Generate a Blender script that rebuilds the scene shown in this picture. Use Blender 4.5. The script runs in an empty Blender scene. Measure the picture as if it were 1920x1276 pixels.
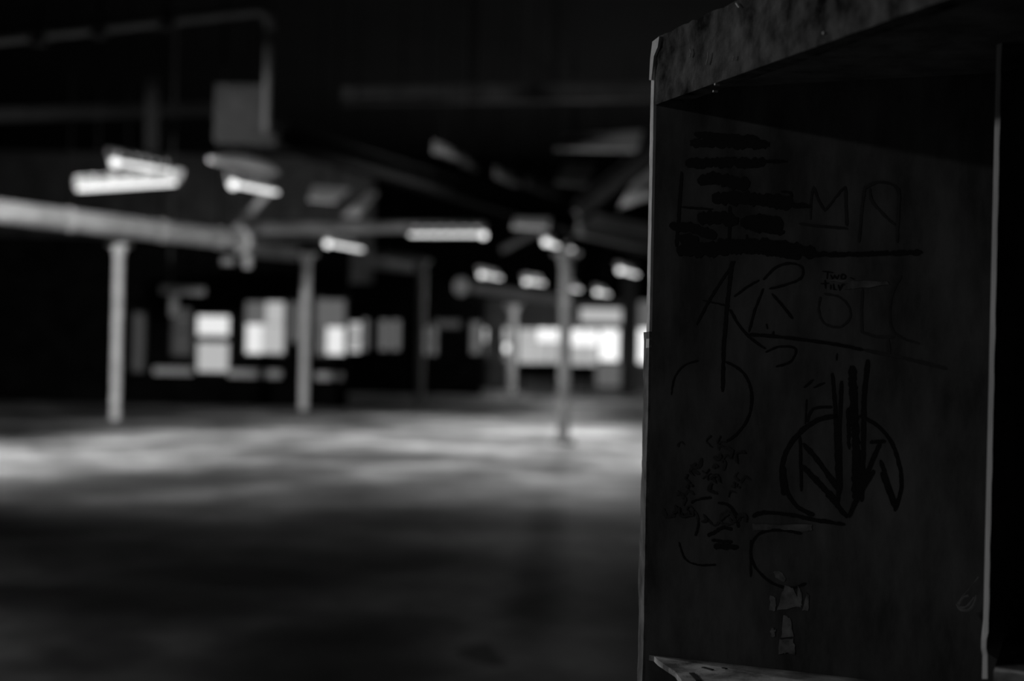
import bpy, bmesh, math, random
from mathutils import Vector, Matrix, noise
random.seed(7)
S = bpy.context.scene
COL = S.collection

# ------------------------------------------------------------------ camera
H = 1.30                       # eye height
FPX = 2850.0                   # focal length in pixels of the 1920 wide frame
ROLL = 0.0205
PITCH = 30.0 / FPX
cam_d = bpy.data.cameras.new('camera')
cam_d.sensor_width = 36.0
cam_d.lens = FPX * 36.0 / 1920.0
cam_d.clip_start = 0.05
cam_d.clip_end = 300
cam_d.dof.use_dof = True
cam_d.dof.focus_distance = 1.66
cam_d.dof.aperture_fstop = 3.3
cam = bpy.data.objects.new('camera', cam_d)
COL.objects.link(cam)
ROT = Matrix.Rotation(math.pi/2 + PITCH, 3, 'X') @ Matrix.Rotation(ROLL, 3, 'Z')
cam.matrix_world = Matrix.Translation((0, 0, H)) @ ROT.to_4x4()
S.camera = cam

# ------------------------------------------------------------------ world, exposure
W = bpy.data.worlds.new('world')
S.world = W
W.use_nodes = True
W.node_tree.nodes['Background'].inputs[0].default_value = (0.5, 0.5, 0.5, 1)
W.node_tree.nodes['Background'].inputs[1].default_value = 0.004
S.view_settings.view_transform = 'Standard'
S.view_settings.look = 'None'
S.view_settings.exposure = 0.0
S.view_settings.gamma = 1.0
S.view_settings.use_curve_mapping = False

EYE = Vector((0, 0, H))
def ray(x, y):
    return ROT @ Vector(((x-960)/FPX, -(y-638)/FPX, -1.0))
def at(x, y, Y):
    d = ray(x, y)
    return EYE + d * (Y / d.y)
def on_plane(x, y, p0, n):
    d = ray(x, y)
    return EYE + d * ((p0-EYE).dot(n) / d.dot(n))

# ------------------------------------------------------------------ materials
def mat(name, g, rough=0.7, var=0.0, scale=3.0, spec=0.3, bump=0.0, stretch=(1, 1, 1), metal=0.0, detail=6.0):
    m = bpy.data.materials.new(name)
    m.use_nodes = True
    nt = m.node_tree
    b = nt.nodes['Principled BSDF']
    b.inputs['Base Color'].default_value = (g, g, g, 1)
    b.inputs['Roughness'].default_value = rough
    b.inputs['Specular IOR Level'].default_value = spec
    b.inputs['Metallic'].default_value = metal
    if var > 0:
        tc = nt.nodes.new('ShaderNodeTexCoord')
        mp = nt.nodes.new('ShaderNodeMapping')
        mp.inputs['Scale'].default_value = stretch
        nz = nt.nodes.new('ShaderNodeTexNoise')
        nz.inputs['Scale'].default_value = scale
        nz.inputs['Detail'].default_value = detail
        nz.inputs['Roughness'].default_value = 0.6
        rp = nt.nodes.new('ShaderNodeValToRGB')
        lo, hi = max(0.0, g*(1-var)), min(1.0, g*(1+var))
        rp.color_ramp.elements[0].position = 0.35
        rp.color_ramp.elements[0].color = (lo, lo, lo, 1)
        rp.color_ramp.elements[1].position = 0.68
        rp.color_ramp.elements[1].color = (hi, hi, hi, 1)
        nt.links.new(tc.outputs['Object'], mp.inputs['Vector'])
        nt.links.new(mp.outputs[0], nz.inputs['Vector'])
        nt.links.new(nz.outputs['Fac'], rp.inputs['Fac'])
        nt.links.new(rp.outputs[0], b.inputs['Base Color'])
        if bump > 0:
            bp = nt.nodes.new('ShaderNodeBump')
            bp.inputs['Strength'].default_value = bump
            bp.inputs['Distance'].default_value = 0.004
            nt.links.new(nz.outputs['Fac'], bp.inputs['Height'])
            nt.links.new(bp.outputs[0], b.inputs['Normal'])
    return m

def emit(name, s):
    m = bpy.data.materials.new(name)
    m.use_nodes = True
    nt = m.node_tree
    nt.nodes.remove(nt.nodes['Principled BSDF'])
    e = nt.nodes.new('ShaderNodeEmission')
    e.inputs[0].default_value = (1, 1, 1, 1)
    e.inputs[1].default_value = s
    nt.links.new(e.outputs[0], nt.nodes['Material Output'].inputs[0])
    return m

def stain_shade(x0, y0, x1, y1, val, soft=0.3, rot=0.0):
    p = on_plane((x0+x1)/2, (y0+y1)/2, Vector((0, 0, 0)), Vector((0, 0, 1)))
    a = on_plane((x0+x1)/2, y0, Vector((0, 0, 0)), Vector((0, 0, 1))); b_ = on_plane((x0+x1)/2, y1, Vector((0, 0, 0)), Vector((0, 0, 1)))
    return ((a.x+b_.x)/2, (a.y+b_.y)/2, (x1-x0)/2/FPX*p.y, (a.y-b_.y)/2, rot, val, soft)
STAIN_SHADES = [
    stain_shade(-200, 800, 150, 826, 0.25), stain_shade(-300, 766, 430, 816, 0.4), stain_shade(-100, 884, 470, 932, 0.45), stain_shade(400, 868, 660, 900, 0.5),
    stain_shade(380, 780, 720, 802, 0.5), stain_shade(960, 848, 1100, 862, 0.6), stain_shade(-300, 962, 380, 1010, 0.25, 0.4), stain_shade(600, 945, 1300, 1000, 0.3, 0.4),  # the dark zone where the pools fall off is painted in here
    stain_shade(-150, 1092, 330, 1145, 0.25, 0.4), stain_shade(180, 1060, 620, 1105, 0.3, 0.4), stain_shade(900, 1110, 1180, 1170, 0.45, 0.4), stain_shade(380, 1180, 860, 1320, 0.3, 0.4), stain_shade(650, 1150, 880, 1200, 0.5, 0.4), stain_shade(880, 1215, 960, 1260, 0.4, 0.3), stain_shade(60, 1180, 260, 1260, 0.4, 0.4),
]
def floor_material():
    m = bpy.data.materials.new('worn_concrete')
    m.use_nodes = True
    nt = m.node_tree
    N, L = nt.nodes, nt.links
    b = N['Principled BSDF']
    b.inputs['Roughness'].default_value = 0.6
    b.inputs['Specular IOR Level'].default_value = 0.25
    tc = N.new('ShaderNodeTexCoord')
    def layer(scale, stretch, rot, p0, p1, lo, hi, det=5):
        mp = N.new('ShaderNodeMapping')
        mp.inputs['Scale'].default_value = stretch
        mp.inputs['Rotation'].default_value = (0, 0, rot)
        nz = N.new('ShaderNodeTexNoise')
        nz.inputs['Scale'].default_value = scale
        nz.inputs['Detail'].default_value = det
        nz.inputs['Roughness'].default_value = 0.55
        rp = N.new('ShaderNodeValToRGB')
        rp.color_ramp.elements[0].position = p0
        rp.color_ramp.elements[0].color = (lo, lo, lo, 1)
        rp.color_ramp.elements[1].position = p1
        rp.color_ramp.elements[1].color = (hi, hi, hi, 1)
        L.new(tc.outputs['Object'], mp.inputs['Vector'])
        L.new(mp.outputs[0], nz.inputs['Vector'])
        L.new(nz.outputs['Fac'], rp.inputs['Fac'])
        return rp.outputs[0]
    a = layer(0.35, (1, 1, 1), 0.5, 0.38, 0.62, 0.18, 1.0)          # large damp stains
    c = layer(0.9, (1.0, 0.6, 1), -0.4, 0.36, 0.66, 0.28, 1.0)      # scuffed tracks
    d = layer(7.0, (1, 1, 1), 0, 0.3, 0.7, 0.75, 1.0)               # grit
    mx = N.new('ShaderNodeMix'); mx.data_type = 'RGBA'; mx.blend_type = 'MULTIPLY'; mx.inputs['Factor'].default_value = 1
    L.new(a, mx.inputs['A']); L.new(c, mx.inputs['B'])
    m2 = N.new('ShaderNodeMix'); m2.data_type = 'RGBA'; m2.blend_type = 'MULTIPLY'; m2.inputs['Factor'].default_value = 1
    L.new(mx.outputs['Result'], m2.inputs['A']); L.new(d, m2.inputs['B'])
    m3 = N.new('ShaderNodeMix'); m3.data_type = 'RGBA'; m3.blend_type = 'MULTIPLY'; m3.inputs['Factor'].default_value = 1
    m3.inputs['B'].default_value = (0.5, 0.5, 0.5, 1)
    L.new(m2.outputs['Result'], m3.inputs['A'])
    out = m3.outputs['Result']
    wn = N.new('ShaderNodeTexNoise'); wn.inputs['Scale'].default_value = 0.7; wn.inputs['Detail'].default_value = 4
    L.new(tc.outputs['Object'], wn.inputs['Vector'])
    ws = N.new('ShaderNodeVectorMath'); ws.operation = 'MULTIPLY_ADD'
    ws.inputs[1].default_value = (0.7, 1.2, 0); ws.inputs[2].default_value = (-0.35, -0.6, 0)
    L.new(wn.outputs['Color'], ws.inputs[0])
    wa = N.new('ShaderNodeVectorMath'); wa.operation = 'ADD'
    L.new(tc.outputs['Object'], wa.inputs[0]); L.new(ws.outputs[0], wa.inputs[1])
    for (cx, cy, hx, hy, rot, val, soft) in STAIN_SHADES:          # dark blobs: damp stains, and painted shade around the light pools
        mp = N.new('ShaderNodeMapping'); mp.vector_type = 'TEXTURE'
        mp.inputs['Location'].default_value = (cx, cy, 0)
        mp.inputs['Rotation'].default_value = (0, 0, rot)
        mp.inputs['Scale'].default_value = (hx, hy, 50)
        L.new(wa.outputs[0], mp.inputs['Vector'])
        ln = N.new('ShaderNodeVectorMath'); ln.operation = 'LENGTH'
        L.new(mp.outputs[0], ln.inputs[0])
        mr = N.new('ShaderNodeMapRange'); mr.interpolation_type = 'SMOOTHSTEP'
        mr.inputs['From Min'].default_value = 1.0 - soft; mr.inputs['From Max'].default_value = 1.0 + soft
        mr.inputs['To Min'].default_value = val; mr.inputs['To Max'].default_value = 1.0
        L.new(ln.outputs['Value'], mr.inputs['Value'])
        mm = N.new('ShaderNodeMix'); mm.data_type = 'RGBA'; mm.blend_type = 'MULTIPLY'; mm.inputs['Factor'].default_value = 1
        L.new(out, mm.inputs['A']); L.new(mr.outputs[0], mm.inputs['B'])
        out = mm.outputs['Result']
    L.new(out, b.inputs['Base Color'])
    return m

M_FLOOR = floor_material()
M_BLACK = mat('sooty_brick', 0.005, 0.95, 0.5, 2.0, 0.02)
M_OLDIRON = mat('blackened_surface', 0.025, 0.8, 0.25, 5.0, 0.1)
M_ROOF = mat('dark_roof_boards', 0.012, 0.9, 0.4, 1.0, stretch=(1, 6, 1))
M_GREY = mat('grey_plaster', 0.30, 0.8, 0.3, 1.5)
M_PALE = mat('pale_paint', 0.6, 0.6, 0.12, 2.0)
M_STEEL = mat('painted_steel', 0.5, 0.5, 0.15, 4.0)
M_POST = mat('cream_post_paint', 0.62, 0.5, 0.2, 5.0, bump=0.2)
M_DARKSTEEL = mat('dark_steel', 0.05, 0.6, 0.3, 3.0)
M_DUCT = mat('galvanised_duct', 0.6, 0.45, 0.2, 2.5)
M_LAGGED = mat('lagged_pipe', 0.65, 0.6, 0.25, 2.0)
M_HOUSING = mat('grey_enamel', 0.28, 0.35, 0.05, 4.0)
M_RAIL = mat('weathered_timber', 0.085, 0.85, 1.0, 26.0, 0.05, 1.0, (1, 1, 0.9), detail=9)
M_PANEL = mat('grimy_board', 0.125, 0.75, 0.45, 24.0, 0.2, 0.3, (1, 1, 0.35), detail=8)
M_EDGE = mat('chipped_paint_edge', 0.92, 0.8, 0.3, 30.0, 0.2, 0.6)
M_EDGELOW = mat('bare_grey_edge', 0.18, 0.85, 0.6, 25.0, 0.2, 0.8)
M_BATTEN = mat('raw_ply_edge', 0.5, 0.8, 0.25, 30.0, 0.2, 0.3, (1, 1, 0.2))
M_SILL = mat('splintered_sill', 0.75, 0.8, 0.8, 30.0, 0.2, 1.0, (0.6, 0.6, 1), detail=8)
M_DULL = mat('dusty_enamel', 0.10, 0.7, 0.2, 4.0)
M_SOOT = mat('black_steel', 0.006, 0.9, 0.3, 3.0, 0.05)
M_DULLPALE = mat('pale_dusty_enamel', 0.34, 0.7, 0.2, 4.0)
M_DULLDARK = mat('dark_dusty_enamel', 0.05, 0.7, 0.2, 4.0, 0.1)
M_POSTDARK = mat('grey_post_paint', 0.16, 0.5, 0.3, 5.0)
M_POSTPALE = mat('white_post_paint', 0.85, 0.5, 0.1, 5.0)
M_INK = mat('black_marker_ink', 0.012, 0.6, 0.2, 20)
M_INKFAINT = mat('faded_marker_ink', 0.06, 0.7, 0.3, 40)
M_PAPER = mat('torn_paper', 0.26, 0.9, 0.5, 60.0, 0.1)
M_TUBE = emit('lit_fluorescent_tube', 1.5)
M_BULB = emit('lit_bulb', 1.8)
PANE = {k: emit('daylit_pane_%s' % k, v) for k, v in
        dict(white=1.25, bright=0.85, soft=0.48, grey=0.12, dim=0.05, faint=0.015).items()}

# ------------------------------------------------------------------ mesh helpers
def build(name, bm, m, parent=None, smooth=False, bevel=0.0):
    me = bpy.data.meshes.new(name)
    bmesh.ops.recalc_face_normals(bm, faces=bm.faces)
    if bevel:
        bmesh.ops.bevel(bm, geom=list(bm.edges), offset=bevel, segments=2, affect='EDGES')
    if smooth:
        for f in bm.faces: f.smooth = True
    bm.to_mesh(me); bm.free()
    for x in (m if isinstance(m, (list, tuple)) else [m]):
        me.materials.append(x)
    o = bpy.data.objects.new(name, me)
    COL.objects.link(o)
    if parent:
        o.parent = parent
        o.matrix_parent_inverse = Matrix.Translation(-parent.location) if parent.type == 'EMPTY' else Matrix()
    return o
def sub(name, bm, m, part, **k):          # a part's own piece; both are in world coordinates
    o = build(name, bm, m, None, **k)
    o.parent = part
    return o
def thing(name, label, cat, loc, group=None):
    o = bpy.data.objects.new(name, None)
    o.empty_display_size = 0.2
    COL.objects.link(o)
    o.location = loc
    bpy.context.view_layer.update()
    return tag(o, label, cat, group)
def tag(o, label, cat, group=None):
    o['label'] = label; o['category'] = cat
    if group: o['group'] = group
    return o
def structure(o):
    o['kind'] = 'structure'
    return o

def add_box(bm, a, b, mi=0):
    x0, y0, z0 = (min(a[i], b[i]) for i in range(3))
    x1, y1, z1 = (max(a[i], b[i]) for i in range(3))
    v = [bm.verts.new(p) for p in ((x0,y0,z0),(x1,y0,z0),(x1,y1,z0),(x0,y1,z0),(x0,y0,z1),(x1,y0,z1),(x1,y1,z1),(x0,y1,z1))]
    for f in ((0,3,2,1),(4,5,6,7),(0,1,5,4),(1,2,6,5),(2,3,7,6),(3,0,4,7)):
        bm.faces.new([v[i] for i in f]).material_index = mi
def box(a, b):
    bm = bmesh.new(); add_box(bm, a, b); return bm
def add_tube(bm, pts, r, seg=16, cap=True):
    pts = [Vector(p) for p in pts]
    rings = []
    up = Vector((0, 0, 1))
    for i, p in enumerate(pts):
        t = (pts[min(i+1, len(pts)-1)] - pts[max(i-1, 0)]).normalized()
        a = t.cross(up)
        if a.length < 1e-3: a = t.cross(Vector((1, 0, 0)))
        a.normalize(); c = a.cross(t)
        rr = r[i] if isinstance(r, (list, tuple)) else r
        rings.append([bm.verts.new(p + (a*math.cos(k*2*math.pi/seg) + c*math.sin(k*2*math.pi/seg))*rr) for k in range(seg)])
    for A, B in zip(rings, rings[1:]):
        for k in range(seg):
            bm.faces.new((A[k], A[(k+1) % seg], B[(k+1) % seg], B[k]))
    if cap:
        bm.faces.new(rings[0]); bm.faces.new(list(reversed(rings[-1])))
def tube(pts, r, seg=16):
    bm = bmesh.new(); add_tube(bm, pts, r, seg); return bm
def add_bar(bm, p, q, w, h):
    """rectangular bar from p to q: w across, h in the upright direction"""
    p, q = Vector(p), Vector(q)
    t = (q-p).normalized()
    a = t.cross(Vector((0, 0, 1)))
    if a.length < 1e-3: a = Vector((1, 0, 0))
    a.normalize(); c = a.cross(t)
    V = []
    for e in (p, q):
        for s, u in ((-1,-1),(1,-1),(1,1),(-1,1)):
            V.append(bm.verts.new(e + a*s*w/2 + c*u*h/2))
    for f in ((3,2,1,0),(4,5,6,7),(0,1,5,4),(1,2,6,5),(2,3,7,6),(3,0,4,7)):
        bm.faces.new([V[i] for i in f])
def bar(p, q, w, h):
    bm = bmesh.new(); add_bar(bm, p, q, w, h); return bm
def add_prism(bm, pts, off):
    """polygon pts extruded by vector off"""
    A = [bm.verts.new(p) for p in pts]; B = [bm.verts.new(Vector(p)+off) for p in pts]
    n = len(A)
    bm.faces.new(A); bm.faces.new(list(reversed(B)))
    for i in range(n):
        bm.faces.new((A[i], A[(i+1) % n], B[(i+1) % n], B[i]))
def prism(pts, off):
    bm = bmesh.new(); add_prism(bm, [Vector(p) for p in pts], Vector(off)); return bm
def arc(p, c, q, n=8):
    """quadratic curve from p to q with control c"""
    p, c, q = Vector(p), Vector(c), Vector(q)
    return [p*(1-t)**2 + c*2*t*(1-t) + q*t*t for t in (i/n for i in range(n+1))]

# ------------------------------------------------------------------ the hall
XL, XR, YB, YF, ZR = -22.0, 14.0, -6.0, 64.0, 9.5
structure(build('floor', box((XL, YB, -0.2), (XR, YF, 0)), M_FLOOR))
structure(build('ceiling', box((XL, YB, ZR), (XR, YF, ZR+0.2)), M_ROOF))
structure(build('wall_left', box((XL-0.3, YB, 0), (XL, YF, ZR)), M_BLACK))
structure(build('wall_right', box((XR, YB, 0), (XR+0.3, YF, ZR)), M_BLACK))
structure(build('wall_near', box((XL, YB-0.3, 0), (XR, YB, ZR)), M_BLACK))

def rect(x0, y0, x1, y1, Y):
    """upright rectangle seen at these pixels at depth Y -> (xmin, xmax, zmin, zmax)"""
    cx, cy = (x0+x1)/2, (y0+y1)/2
    a, b = at(x0, cy, Y).x, at(x1, cy, Y).x
    return a, b, at(cx, y1, Y).z, at(cx, y0, Y).z

# far wall, the lower inner partition on the left, and the dark bay between them
YP = 36.0                                  # partition with windows
YM = 50.0                                  # dark bay
structure(build('wall_far', box((XL, YF-0.3, 0), (XR, YF, ZR)), M_GREY))
xa = at(652, 620, YP).x
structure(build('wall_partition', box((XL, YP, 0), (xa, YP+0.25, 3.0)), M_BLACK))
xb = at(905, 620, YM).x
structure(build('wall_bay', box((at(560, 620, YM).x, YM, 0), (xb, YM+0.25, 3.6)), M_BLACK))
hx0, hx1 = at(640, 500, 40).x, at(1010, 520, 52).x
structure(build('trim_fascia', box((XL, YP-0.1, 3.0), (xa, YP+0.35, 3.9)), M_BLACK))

win_n = [0]
def window(Y, panes, frame=None, bars=(), mframe=M_DARKSTEEL, name='window', depth=0.08):
    """panes: list of (x0,y0,x1,y1,kind) in pixels at depth Y; the frame goes round them all"""
    win_n[0] += 1
    R = [rect(*p[:4], Y) for p in panes]
    x0 = min(r[0] for r in R); x1 = max(r[1] for r in R); z0 = min(r[2] for r in R); z1 = max(r[3] for r in R)
    root = bpy.data.objects.new('%s_%d' % (name, win_n[0]), None)
    COL.objects.link(root); root.location = ((x0+x1)/2, Y, max(0, z0)); structure(root)
    bpy.context.view_layer.update()
    bm = bmesh.new()
    t = 0.05
    for a, b in (((x0-t, z0-t), (x0, z1+t)), ((x1, z0-t), (x1+t, z1+t)), ((x0, z0-t), (x1, z0)), ((x0, z1), (x1, z1+t))):
        add_box(bm, (a[0], Y-depth, a[1]), (b[0], Y+0.001-0.03, b[1]))
    for k, v in bars:
        if k == 'v':
            xx = at(v, 620, Y).x; add_box(bm, (xx-0.025, Y-depth, z0), (xx+0.025, Y-0.03, z1))
        else:
            zz = at((panes[0][0]+panes[0][2])/2, v, Y).z; add_box(bm, (x0, Y-depth, zz-0.03), (x1, Y-0.03, zz+0.03))
    build('window_frame', bm, mframe, root)
    kinds = list(dict.fromkeys(p[4] for p in panes))
    pb = bmesh.new()
    for r, p in zip(R, panes):
        add_box(pb, (r[0], Y-0.03, r[2]), (r[1], Y-0.012, r[3]), kinds.index(p[4]))
    build('window_pane', pb, [PANE[k] for k in kinds], root)
    return root

xl = at(700, 520, YF-1).x
structure(build('added_dark_sheet', box((xl, YF-1.0, at(1000, 560, YF-1).z), (XR, YF-0.8, ZR)), M_BLACK))  # black sheet added so the upper far wall stays dark
# windows of the partition, left to right
window(YP, [(252, 588, 270, 694, 'dim')])
window(YP, [(326, 578, 358, 664, 'dim')], bars=[('h', 620)])
window(YP, [(371, 592, 430, 628, 'bright'), (371, 642, 429, 696, 'soft')], name='door')
window(YP, [(462, 566, 498, 606, 'grey'), (499, 566, 533, 606, 'soft'), (462, 607, 492, 662, 'bright'), (493, 607, 533, 662, 'soft')])
window(YP, [(547, 568, 560, 640, 'grey')])
window(YP, [(594, 562, 646, 612, 'grey'), (594, 613, 612, 664, 'grey'), (613, 613, 646, 664, 'bright')])
# dark bay
window(YM, [(656, 604, 676, 660, 'soft')], bars=[('h', 632)])
window(YM, [(680, 598, 690, 656, 'grey')])
window(YM, [(712, 600, 728, 656, 'grey'), (734, 600, 750, 656, 'grey')])
window(YM, [(787, 612, 803, 664, 'grey'), (809, 608, 819, 664, 'grey')], bars=[('h', 638)])
window(YM, [(815, 601, 862, 613, 'dim')])
window(YM, [(884, 604, 900, 662, 'grey')])
# far wall, right
YW = YF-0.32
window(YW, [(908, 616, 936, 640, 'bright'), (908, 642, 936, 664, 'grey')])
window(YW, [(944, 614, 966, 640, 'soft'), (944, 641, 966, 676, 'grey')])
window(YW, [(972, 616, 1008, 640, 'soft'), (1009, 616, 1050, 640, 'white'), (972, 641, 1008, 680, 'soft'), (1009, 641, 1050, 680, 'soft')], bars=[('v', 1030)])
window(YW, [(1072, 617, 1120, 648, 'white'), (1072, 649, 1120, 684, 'soft')], bars=[('v', 1096)])
window(YW, [(1124, 617, 1160, 676, 'white')])
window(YW, [(1088, 578, 1166, 604, 'soft')])
window(YW, [(1118, 680, 1164, 724, 'grey')], name='door')
window(YW, [(1197, 560, 1240, 616, 'grey'), (1197, 617, 1240, 680, 'white')])

# window sills of the partition
for i, (x0, y0, x1, y1) in enumerate(((290, 688, 360, 702), (430, 693, 528, 707), (592, 698, 642, 712))):
    r = rect(x0, y0, x1, y1, YP-0.2)
    structure(build('trim_sill_%d' % (i+1), box((r[0], YP-0.32, r[2]), (r[1], YP, r[3])), M_PALE))
# piers and dark counter of the far wall
r = rect(912, 566, 944, 722, YF-1.5)
structure(build('wall_pier_pale', box((r[0], YF-1.5, 0), (r[1], YF-0.9, r[3])), M_GREY))
r = rect(1166, 560, 1192, 740, YF-6)
structure(build('wall_pier_dark', box((r[0], YF-6, 0), (r[1], YF-5.4, 5)), M_DARKSTEEL))

# ------------------------------------------------------------------ steel posts
def post(px, ybase, ytop, r, label, m=M_POST):
    base = on_plane(px, ybase, Vector((0, 0, 0)), Vector((0, 0, 1)))
    Y = base.y
    top = at(px+5, ytop, Y).z
    t = thing('steel_post', label, 'post', (base.x, Y, 0), 'steel posts across the hall')
    x = base.x
    build('shaft', tube([(x, Y, 0.02), (x, Y, top)], r, 20), m, t, smooth=False)
    bm = bmesh.new(); add_box(bm, (x-r*1.9, Y-r*1.9, 0), (x+r*1.9, Y+r*1.9, 0.03))
    for a in (-1, 1):
        for b in (-1, 1):
            add_tube(bm, [(x+a*r*1.5, Y+b*r*1.5, 0.03), (x+a*r*1.5, Y+b*r*1.5, 0.06)], 0.02, 6)
    build('base_plate', bm, M_DARKSTEEL, t)
    bm = bmesh.new(); add_tube(bm, [(x, Y, top-0.18), (x, Y, top)], [r*1.02, r*1.6], 20)
    add_box(bm, (x-r*2.2, Y-r*2.2, top), (x+r*2.2, Y+r*2.2, top+0.04))
    build('capital', bm, m, t)
    return x, Y, top
P1 = post(216, 789, 462, 0.085, 'pale steel post under the thick pipe, nearest the left edge')
P2 = post(569, 770, 478, 0.10, 'pale steel post between the two lit windows left of centre', M_POSTPALE)
P3 = post(787, 751, 490, 0.11, 'dim grey post standing in front of the dark middle bay')
P4 = post(959, 741, 575, 0.13, 'short-looking distant post in front of the far bright windows')
P5 = post(1055, 831, 478, 0.095, 'closest post, dark at its foot, beside the wooden cabinet', M_POSTDARK)

# ------------------------------------------------------------------ fluorescent fixtures
def fixture(a, b, label, group='fluorescent ceiling lamps', bulb=None, lit=True, w=0.16, rods=True, tr=0.026, power=0, dull=None):
    a, b = Vector(a), Vector(b)
    c = (a+b)/2
    t = thing('fluorescent_lamp', label, 'ceiling lamp', c, group)
    d = (b-a).normalized(); s = d.cross(Vector((0, 0, 1))).normalized(); up = Vector((0, 0, 1))
    bm = bmesh.new()
    add_bar(bm, a - d*0.05 + up*0.05, b + d*0.05 + up*0.05, w*0.35, 0.04)
    if s.y < 0: s = -s
    L_ = (b-a).length
    fin = a + s*w*0.55
    add_bar(bm, fin - d*0.05 + up*0.055, fin + d*(L_+0.05) + up*0.055, 0.012, 0.13)
    n = 6
    for k in range(n+1):
        q = fin + d*L_*(k/n)
        add_bar(bm, q - d*L_*0.30/n + up*0.165, q + d*L_*0.30/n + up*0.165, 0.012, 0.10)
    add_bar(bm, fin - d*0.05 + up*0.22, fin + d*(L_+0.05) + up*0.22, 0.012, 0.02)
    for f in (0.03, 0.5, 0.97):
        q = a + d*L_*f + up*0.05
        add_bar(bm, q, q + s*w*0.55, 0.03, 0.02)
    build('housing', bm, M_HOUSING if lit else (dull or M_DULL), t)
    for sgn in (-1, 1):
        o = s*sgn*w*0.22
        build('tube', tube([a+o, b+o], tr, 10), M_TUBE if lit else (dull or M_DULL), t)
    if lit and L_ > 0.8:
        o = s*(w*0.55+0.05) + up*0.165
        build('tube', tube([a+o, b+o], 0.007, 8), M_TUBE, t)
    for e in (a, b):
        build('end_socket', box(e - Vector((0.03, 0.03, 0.035)), e + Vector((0.03, 0.03, 0.05))), M_DARKSTEEL, t)
    if power:
        l = bpy.data.lights.new('lamp_light', 'POINT'); l.energy = power; l.shadow_soft_size = 0.2
        o = bpy.data.objects.new('lamp_light', l); COL.objects.link(o); o.parent = t; o.location = (0, 0, -0.25)
    if bulb is not None:  # made-up glowing ball that brightens this end of the lamp
        e = a if bulb == 0 else b
        bm = bmesh.new()
        bmesh.ops.create_uvsphere(bm, u_segments=14, v_segments=10, radius=0.075)
        bmesh.ops.translate(bm, verts=bm.verts, vec=e - up*0.01 + (-d if bulb == 0 else d)*0.03)
        build('end_glow_ball', bm, M_BULB, t, smooth=True)
    if rods:
        for f in (0.2, 0.8):
            q = a + (b-a)*f
            build('hanger_rod', tube([q + up*0.1, (q.x, q.y, ZR)], 0.012, 6), M_SOOT, t)
    return t
def fpx(p, Y0, q, Y1, label, **k):
    a = at(*p, Y0); b = at(*q, Y1); b.z = a.z + (b.z-a.z)
    return fixture(a, b, label, **k)
fpx((146, 355), 24, (332, 343), 24, 'long lit tube lamp hung crosswise above the thick pipe at far left')
fpx((217, 304), 24.5, (326, 322), 27.0, 'lit tube lamp running back from a bright end, top left above the long one', bulb=0)
fpx((438, 345), 25, (516, 361), 27.5, 'lit tube lamp right of the grey box, below the short curved duct', bulb=0)
fpx((615, 456), 33, (677, 468), 36, 'lit tube lamp hanging over the gap right of the second pale post', bulb=0)
fpx((768, 440), 33, (904, 440), 33, 'long lit tube lamp hung crosswise in the middle of the hall', bulb=1)
fpx((1024, 453), 33, (1044, 462), 36, 'stubby lit lamp just left of the head of the closest post', bulb=0)
fpx((1066, 468), 40, (1072, 468), 42, 'tiny round lit lamp just right of the head of the closest post', w=0.12, tr=0.03)
fpx((903, 514), 42, (937, 521), 46, 'lit lamp first from the left in the low far row', bulb=0)
fpx((987, 527), 44, (1018, 532), 47, 'lit lamp second from the left in the low far row', bulb=0)
fpx((1068, 541), 46, (1086, 543), 49, 'lit lamp third in the low far row, just right of the closest post', bulb=0, power=260)
fpx((1120, 547), 46, (1140, 552), 50, 'lit lamp at the right end of the low far row', bulb=0)
fpx((1163, 506), 40, (1193, 515), 43, 'lit lamp nearest the wooden cabinet edge, above the low far row', bulb=0)
# the bell, flood and side lamps below are added out of view

# ------------------------------------------------------------------ added bell lamps, out of view, that throw the pools on the floor
def added_bay(x, y, z, power, label, angle=120, tilt=(0, 0), blend=1.0, soft=0.7):
    t = thing('added_bay_lamp', label, 'ceiling lamp', (x, y, z), 'added bell lamps out of view')
    bm = bmesh.new()
    prof = [(0.08, 0.42), (0.10, 0.30), (0.28, 0.12), (0.34, 0.0)]
    rings = [[bm.verts.new((x+r*math.cos(k*math.pi/12), y+r*math.sin(k*math.pi/12), z+h)) for k in range(24)] for r, h in prof]
    for A, B in zip(rings, rings[1:]):
        for k in range(24):
            bm.faces.new((A[k], A[(k+1) % 24], B[(k+1) % 24], B[k]))
    bm.faces.new(rings[0])
    build('shade', bm, M_DARKSTEEL, t)
    build('hanger_rod', tube([(x, y, z+0.42), (x, y, ZR)], 0.015, 6), M_SOOT, t)
    bm = bmesh.new(); bmesh.ops.create_uvsphere(bm, u_segments=12, v_segments=8, radius=0.07)
    bmesh.ops.translate(bm, verts=bm.verts, vec=(x, y, z+0.18))
    build('bulb', bm, M_BULB, t, smooth=True)
    l = bpy.data.lights.new('lamp_light', 'SPOT')
    l.energy = power; l.spot_size = math.radians(angle); l.spot_blend = blend; l.shadow_soft_size = soft
    o = bpy.data.objects.new('lamp_light', l); COL.objects.link(o)
    o.parent = t; o.location = (0, 0, -0.02)
    o.rotation_euler = (tilt[0], tilt[1], 0)
added_bay(0.2, 27.0, 8.6, 6500, 'added unseen bell lamp over the bright floor in the middle', 95)
added_bay(3.0, 19.5, 8.6, 4200, 'added unseen bell lamp over the floor behind the wooden cabinet', 95)

added_bay(-4.6, 4.6, 5.0, 150, 'added unseen weak bell lamp over the dark floor left of the camera', 150)

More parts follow.
